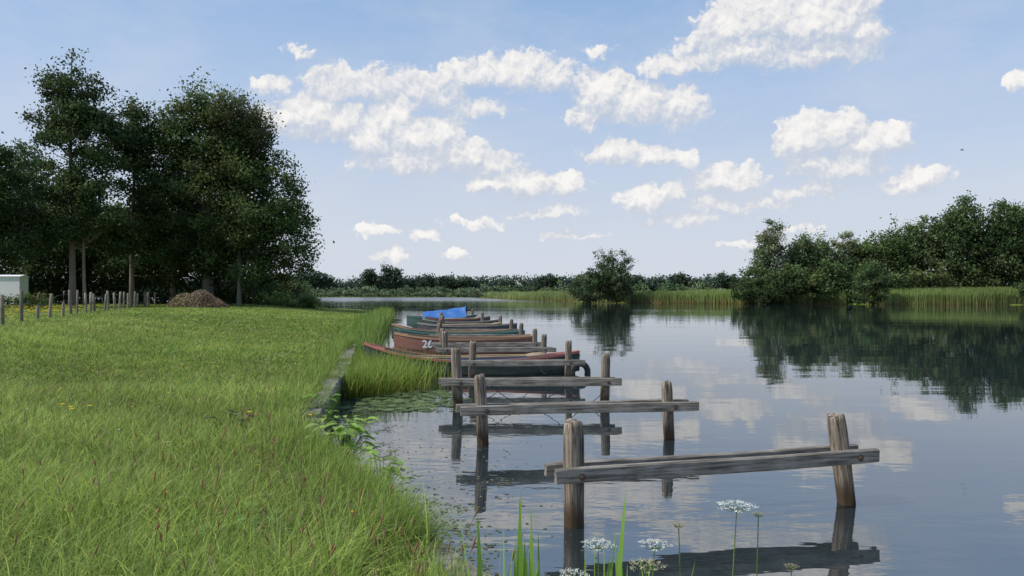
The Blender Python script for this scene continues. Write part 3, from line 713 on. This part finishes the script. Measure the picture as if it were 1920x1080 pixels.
for i in range(n):
    for j in range(m): F.append((i*(m+1)+j,(i+1)*(m+1)+j,(i+1)*(m+1)+j+1,i*(m+1)+j+1))
py_mesh('blue_tarpaulin',V,F,M_TARP,b7,True)

# ------------------------------------------------------------------ fence, hay, shed
e=empty('wooden_fence')
A=Acc(); t=-0.45; ps=[]
while t<=1.02:
    x=-18.9-16*t+random.uniform(-.15,.15); y=28+45*t; z=float(land_z(x,y)); h=random.uniform(1.05,1.3); r=random.uniform(.055,.09)
    p=np.array([x,y,z]); lx=random.gauss(0,.06); top=p+[lx,0,h]
    n0=8; tube(A,[p-[0,0,.2],p+[lx*.5,0,h*.5],top,top+[0,0,.02]],[r,r*.97,r*.92,.005],np.array((.26,.225,.17))*random.uniform(.6,1.2),n0)
    ps.append(top-np.array([0,0,.15])); t+=random.uniform(.03,.058)
A.build('fence_posts',M_BARK,e)
A=Acc()
for a_,b_ in zip(ps[:-1],ps[1:]):
    for dz in (0,.35,.68): tube(A,[a_-[0,0,dz],b_-[0,0,dz]],[.006,.006],(.12,.11,.1),3)
A.build('fence_wires',M_BARK,e)

A=Acc(); n=9000
a=rng.uniform(0,6.28,n); r=np.sqrt(rng.uniform(0,1,n)); hx=r*np.cos(a); hy=r*np.sin(a)
hz=np.clip(1-r**3.2,0,1)*(.95+.12*np.sin(hx*4+1)+.10*np.sin(hx*9))
P=np.stack([-25.3+hx*2.5,60+hy*1.5,1.02+hz*1.25*(1-.15*hx)*rng.uniform(.75,1.03,n)],1)
c=np.array([.42,.33,.22])*rng.uniform(.4,1.25,(n,1)); c[P[:,0]<-25.6]*=np.array([.95,1.0,.8]); c[P[:,0]>-24.6]*=np.array([.85,.7,.7])
leaf_quads(A,P,rng.uniform(.12,.35,n),c,.16)
cn=24;rings=6;VV=[]
for i in range(rings+1):
    rr=i/rings
    for j in range(cn):
        aa=j*6.2832/cn; x_=rr*math.cos(aa); VV.append((-25.3+x_*2.4,60+rr*math.sin(aa)*1.4,.95+(1-rr**3.2)*(.95+.12*math.sin(x_*4+1))*1.05))
FF=[(i*cn+j,i*cn+(j+1)%cn,(i+1)*cn+(j+1)%cn,(i+1)*cn+j) for i in range(rings) for j in range(cn)]
A.add(np.array(VV),np.array(FF),np.array((.11,.08,.055)))
A.build('hay_pile',M_BARK)

e=empty('white_shed'); x0,x1,y0,y1=-52,-43.4,65.8,67.0
def bx(nm,x0,x1,y0,y1,z0,z1,mat):
    V=[(x,y,z) for z in(z0,z1) for (x,y) in((x0,y0),(x1,y0),(x1,y1),(x0,y1))]
    py_mesh(nm,V,[(3,2,1,0),(4,5,6,7),(0,1,5,4),(1,2,6,5),(2,3,7,6),(3,0,4,7)],mat,e)
bx('walls',x0,x1,y0,y1,.8,3.7,M_WHITE)
M_ROOF=paint_mat('pale_roof',(.78,.78,.78),.8,.2)
py_mesh('roof',[(x0-.1,y0-.1,3.7),(x1+.1,y0-.1,3.7),(x1+.1,y1+.1,3.7),(x0-.1,y1+.1,3.7),(x0-.1,(y0+y1)/2,3.85),(x1+.1,(y0+y1)/2,3.85)],[(0,1,5,4),(2,3,4,5),(1,2,5),(3,0,4),(3,2,1,0)],M_ROOF,e)
M_WIN=paint_mat('window_glass',(.03,.04,.05),.1,.1)
bx('window',-50.5,-49.2,y0-.03,y0+.01,2.3,3.1,M_WIN); bx('door',-48.3,-47.4,y0-.03,y0+.01,1.0,3.0,M_ROOF)

A=Acc(); c0=np.array([38.,63.,14.3])
tube(A,[c0+[-.14,0,0],c0+[-.08,0,.015],c0+[0,0,.02],c0+[.08,0,.01],c0+[.16,0,.0],c0+[.22,0,0]],[.005,.03,.04,.03,.012,.02],(.03,.03,.03),8)
for s in (-1,1):
    A.add(np.array([c0+[-.05,0,.02],c0+[.06,0,.02],c0+[.05,s*.16,.08],c0+[-.03,s*.16,.08]]),np.array([[0,1,2,3]]),np.array((.03,.03,.03)))
    A.add(np.array([c0+[-.03,s*.16,.08],c0+[.05,s*.16,.08],c0+[.10,s*.36,.04],c0+[.07,s*.36,.04]]),np.array([[0,1,2,3]]),np.array((.03,.03,.03)))
A.build('bird',M_BARK)

# ------------------------------------------------------------------ light & sky
SUN_AZ=math.radians(-105); SUN_EL=math.radians(50)
S=Vector((math.sin(SUN_AZ)*math.cos(SUN_EL),math.cos(SUN_AZ)*math.cos(SUN_EL),math.sin(SUN_EL)))
sl=bpy.data.lights.new('sun','SUN'); sl.energy=4.0; sl.angle=math.radians(.6); sl.color=(1,.955,.88)
so=link(bpy.data.objects.new('sun',sl)); so.rotation_euler=(-S).to_track_quat('-Z','Y').to_euler(); so.location=(-20,-10,40)

w=bpy.data.worlds.new('World'); scene.world=w; w.use_nodes=True; nt=w.node_tree; nt.nodes.clear(); WT=nt
def mth(op,a,b=None,c=None,clamp=False):
    n=N(nt,'ShaderNodeMath',operation=op); n.use_clamp=clamp
    for i,v in enumerate((a,b,c)):
        if v is None: continue
        if isinstance(v,(int,float)): n.inputs[i].default_value=v
        else: nt.links.new(v,n.inputs[i])
    return n.outputs[0]
def vm(op,a,b=None,out_=0,c=None):
    n=N(nt,'ShaderNodeVectorMath',operation=op)
    for i,v in enumerate((a,b,c)):
        if v is None: continue
        if isinstance(v,tuple): n.inputs[i].default_value=v
        else: nt.links.new(v,n.inputs[i])
    return n.outputs[out_]
def noise(vec,scale,det,ro=.5,col=False):
    n=N(nt,'ShaderNodeTexNoise',noise_dimensions='2D'); n.inputs['Scale'].default_value=scale; n.inputs['Detail'].default_value=det; n.inputs['Roughness'].default_value=ro
    nt.links.new(vec,n.inputs['Vector']); return n.outputs[1 if col else 0]
# cumulus field (x, y, rx, ry, weight): tangents x1400 of bearing from north and of elevation
CL=[(410,500,70,46,1.1),(480,522,95,60,1.3),(575,510,120,62,1.4),(430,460,130,38,1.05),(570,458,125,38,1.0),(305,428,64,20,.85),(665,495,48,32,.8),
(0,415,105,36,.95),(-70,412,60,28,.85),(75,408,54,30,.9),
(-270,385,116,38,.7),(-165,385,96,36,.7),(-345,392,60,32,.62),(-75,350,74,15,.55),
(-375,335,84,44,1.2),(-320,322,66,36,1.1),(-430,330,52,32,.9),
(-225,324,44,54,1.5),(-262,290,56,46,1.3),(-190,292,64,48,1.5),(-130,290,46,46,1.4),(-108,262,72,34,1.2),(-200,252,112,30,1.1),(-45,246,64,20,.8),
(168,374,56,50,1.4),(232,358,78,42,1.25),(312,350,58,38,1.1),(140,330,44,24,.85),
(190,266,52,28,1.3),(252,257,64,22,1.1),(312,253,42,16,.9),
(-42,207,56,23,1.3),(20,205,60,28,1.3),(100,205,46,24,1.3),
(550,288,64,52,1.5),(608,298,62,44,1.3),(662,280,68,38,1.2),(722,291,36,34,1.2),(612,238,102,26,.95),
(240,174,48,26,1.2),(282,187,46,22,.95),(392,212,72,28,1.1),(432,206,36,24,1.0),(778,215,40,30,1.3),(742,200,50,20,1),(560,195,82,15,.6),
(88,155,48,14,.75),(38,150,32,9,.55),(-100,73,28,12,.85),(-226,72,34,15,.8),(-160,108,24,11,.75),(-248,116,40,10,.55),(420,165,104,14,.65),(330,140,104,11,.6),
(950,400,24,18,.7),(165,455,28,11,.4),(-400,455,24,10,.35),(-450,385,32,15,.5),(270,140,24,9,.5),(460,95,70,9,.5),(100,112,60,8,.42),(-60,130,50,9,.4),(520,120,60,8,.5)]
out=N(nt,'ShaderNodeOutputWorld')
sky=N(nt,'ShaderNodeTexSky',sky_type='NISHITA'); sky.sun_disc=False; sky.sun_elevation=SUN_EL; sky.sun_rotation=SUN_AZ; sky.dust_density=1.5; sky.ozone_density=1.5
tc=N(nt,'ShaderNodeTexCoord'); sp=N(nt,'ShaderNodeSeparateXYZ'); nt.links.new(tc.outputs['Generated'],sp.inputs[0])
az=mth('ARCTAN2',sp.outputs[0],sp.outputs[1]); el=mth('ARCSINE',sp.outputs[2])
cb=N(nt,'ShaderNodeCombineXYZ'); nt.links.new(az,cb.inputs[0]); nt.links.new(el,cb.inputs[1]); P0=cb.outputs[0]
hz=N(nt,'ShaderNodeMapRange'); nt.links.new(el,hz.inputs[0]); hz.inputs[1].default_value=.0; hz.inputs[2].default_value=.55; hz.inputs[3].default_value=.0; hz.inputs[4].default_value=1.0
hazec=ramp(nt,hz.outputs[0],[(0,(.45,.475,.53)),(.22,(.40,.445,.53)),(.48,(.305,.395,.545)),(.75,(.20,.325,.52)),(1,(.15,.27,.47))])
hs=N(nt,'ShaderNodeVectorMath',operation='SCALE'); nt.links.new(hazec,hs.inputs[0]); hs.inputs[3].default_value=10.0
veil=mth('MULTIPLY_ADD',hz.outputs[0],-.35,.96)
m1=N(nt,'ShaderNodeMix',data_type='RGBA'); nt.links.new(veil,m1.inputs[0]); nt.links.new(sky.outputs[0],m1.inputs[6]); nt.links.new(hs.outputs[0],m1.inputs[7])
CLEAR=m1.outputs[2]
def bgnode(col):
    b=N(nt,'ShaderNodeBackground'); b.inputs[1].default_value=.15; nt.links.new(col,b.inputs[0]); return b.outputs[0]
bg_clear=bgnode(CLEAR)
wn=vm('SUBTRACT',noise(P0,26,3,.6,True),(.5,.5,.5)); Pw=vm('ADD',P0,vm('MULTIPLY',wn,(.05,.032,0)))
def texterm(Pn,d1,d2):
    vo=N(nt,'ShaderNodeTexVoronoi',feature='F1',voronoi_dimensions='2D'); vo.inputs['Scale'].default_value=34; vo.inputs['Detail'].default_value=d1; vo.inputs['Roughness'].default_value=.55; vo.inputs['Lacunarity'].default_value=2.3
    vo.normalize=True
    nt.links.new(vm('ADD',Pn,vm('MULTIPLY',wn,(.06,.06,0))),vo.inputs['Vector'])
    return mth('MULTIPLY_ADD',vo.outputs['Distance'],-.8,mth('MULTIPLY_ADD',noise(Pn,55,d2,.6),.6,.08))
T0=texterm(P0,2,5); T1=texterm(vm('ADD',P0,(-.003,.007,0)),2,3)
dT=mth('SUBTRACT',T0,T1)
veilN=mth('MULTIPLY_ADD',noise(vm('MULTIPLY',P0,(1,2.6,1)),5,5,.62),1.6,-.66,True)
wisp=mth('MULTIPLY',veilN,.55)
mw=N(nt,'ShaderNodeMix',data_type='RGBA'); nt.links.new(wisp,mw.inputs[0]); nt.links.new(CLEAR,mw.inputs[6]); mw.inputs[7].default_value=(4.5,4.75,5.2,1)
SKYW=mw.outputs[2]
bg_skyw=bgnode(SKYW)
def field(vec,blobs):
    cur=None
    for (cx,cy,rx,ry,wt) in blobs:
        rx*=1.1; ry*=1.08
        a_=math.atan(cx/1400); e_=math.atan(cy/1400*math.cos(a_)); ca=math.cos(a_); sx,sy=1400/rx/ca/ca,1400/ry/ca
        ln=vm('LENGTH',vm('MULTIPLY_ADD',vec,(sx,sy,0),0,(-a_*sx,-e_*sy,0)),None,1)
        f=mth('MULTIPLY_ADD',ln,-wt,wt)
        cur=f if cur is None else mth('MAXIMUM',cur,f)
    return cur
def leaf_sector(x0,x1,y0,y1):
    global nt
    bl=[b_ for b_ in CL if x0-65-b_[2]*1.5<b_[0]<x1+65+b_[2]*1.5 and y0-55-b_[3]*1.5<b_[1]<y1+40+b_[3]*1.5]
    if not bl: return bg_skyw
    g=bpy.data.node_groups.new('cumulus_sector','ShaderNodeTree')
    for nm,ty in (('P','NodeSocketVector'),('T','NodeSocketFloat'),('dT','NodeSocketFloat'),('Sky','NodeSocketColor')): g.interface.new_socket(nm,in_out='INPUT',socket_type=ty)
    g.interface.new_socket('Color',in_out='OUTPUT',socket_type='NodeSocketColor')
    nt=g; gi=N(g,'NodeGroupInput'); go=N(g,'NodeGroupOutput')
    Pg,Tg,dTg,Sg=gi.outputs[0],gi.outputs[1],gi.outputs[2],gi.outputs[3]
    B0=field(Pg,bl); B1=field(vm('ADD',Pg,(-.006,.018,0)),bl)
    dB=mth('SUBTRACT',B0,B1)
    lit=mth('ADD',mth('MULTIPLY_ADD',dB,.48,mth('MULTIPLY_ADD',B0,.22,.26)),mth('MULTIPLY',dTg,1.25),None,True)
    mr=N(g,'ShaderNodeMapRange',interpolation_type='SMOOTHSTEP'); g.links.new(mth('ADD',B0,Tg),mr.inputs[0]); mr.inputs[1].default_value=.0
    g.links.new(mth('MULTIPLY_ADD',lit,-.5,.64),mr.inputs[2])
    shade=ramp(g,lit,[(0,(.385,.41,.46)),(.3,(.445,.46,.495)),(.6,(.54,.54,.55)),(.9,(.625,.615,.60))])
    sc=N(g,'ShaderNodeVectorMath',operation='SCALE'); g.links.new(shade,sc.inputs[0]); sc.inputs[3].default_value=10
    mask=mth('MULTIPLY',mr.outputs[0],mth('MULTIPLY_ADD',lit,.8,.55,True))
    m2=N(g,'ShaderNodeMix',data_type='RGBA'); g.links.new(mask,m2.inputs[0]); g.links.new(Sg,m2.inputs[6]); g.links.new(sc.outputs[0],m2.inputs[7])
    g.links.new(m2.outputs[2],go.inputs[0])
    nt=WT
    n=N(nt,'ShaderNodeGroup'); n.node_tree=g
    for i,s in enumerate((Pw,T0,dT,SKYW)): nt.links.new(s,n.inputs[i])
    return bgnode(n.outputs[0])
def mixs(fac,a,b):
    m=N(nt,'ShaderNodeMixShader'); nt.links.new(fac,m.inputs[0]); nt.links.new(a,m.inputs[1]); nt.links.new(b,m.inputs[2]); return m.outputs[0]
tx=mth('TANGENT',az); u14=mth('MULTIPLY',tx,1400.0)
ty=mth('MULTIPLY',mth('DIVIDE',mth('TANGENT',el),mth('COSINE',az)),1400.0)
def column(x0,x1):
    return mixs(mth('GREATER_THAN',ty,300.0),mixs(mth('GREATER_THAN',ty,180.0),leaf_sector(x0,x1,0,180),leaf_sector(x0,x1,180,300)),leaf_sector(x0,x1,300,700))
edges=[-1400,-290,-90,120,330,530,1400]
cols=[column(edges[i],edges[i+1]) for i in range(6)]
left=mixs(mth('GREATER_THAN',u14,-290.0),cols[0],mixs(mth('GREATER_THAN',u14,-90.0),cols[1],cols[2]))
right=mixs(mth('GREATER_THAN',u14,330.0),cols[3],mixs(mth('GREATER_THAN',u14,530.0),cols[4],cols[5]))
front=mixs(mth('GREATER_THAN',u14,120.0),left,right)
inf=mth('MULTIPLY',mth('LESS_THAN',mth('ABSOLUTE',az),.78),mth('MULTIPLY',mth('LESS_THAN',el,.47),mth('GREATER_THAN',el,-.02)))
nt.links.new(mixs(inf,bg_clear,front),out.inputs[0])
w.cycles.sampling_method='NONE'

cam=bpy.data.cameras.new('camera'); cam.lens=26.25; cam.sensor_width=36; cam.clip_end=12000; cam.clip_start=.05
co=link(bpy.data.objects.new('camera',cam)); co.location=(0,0,2.2); co.rotation_euler=(math.radians(90+.41),0,0)
scene.camera=co
scene.view_settings.view_transform='Standard'; scene.view_settings.look='None'; scene.view_settings.exposure=0
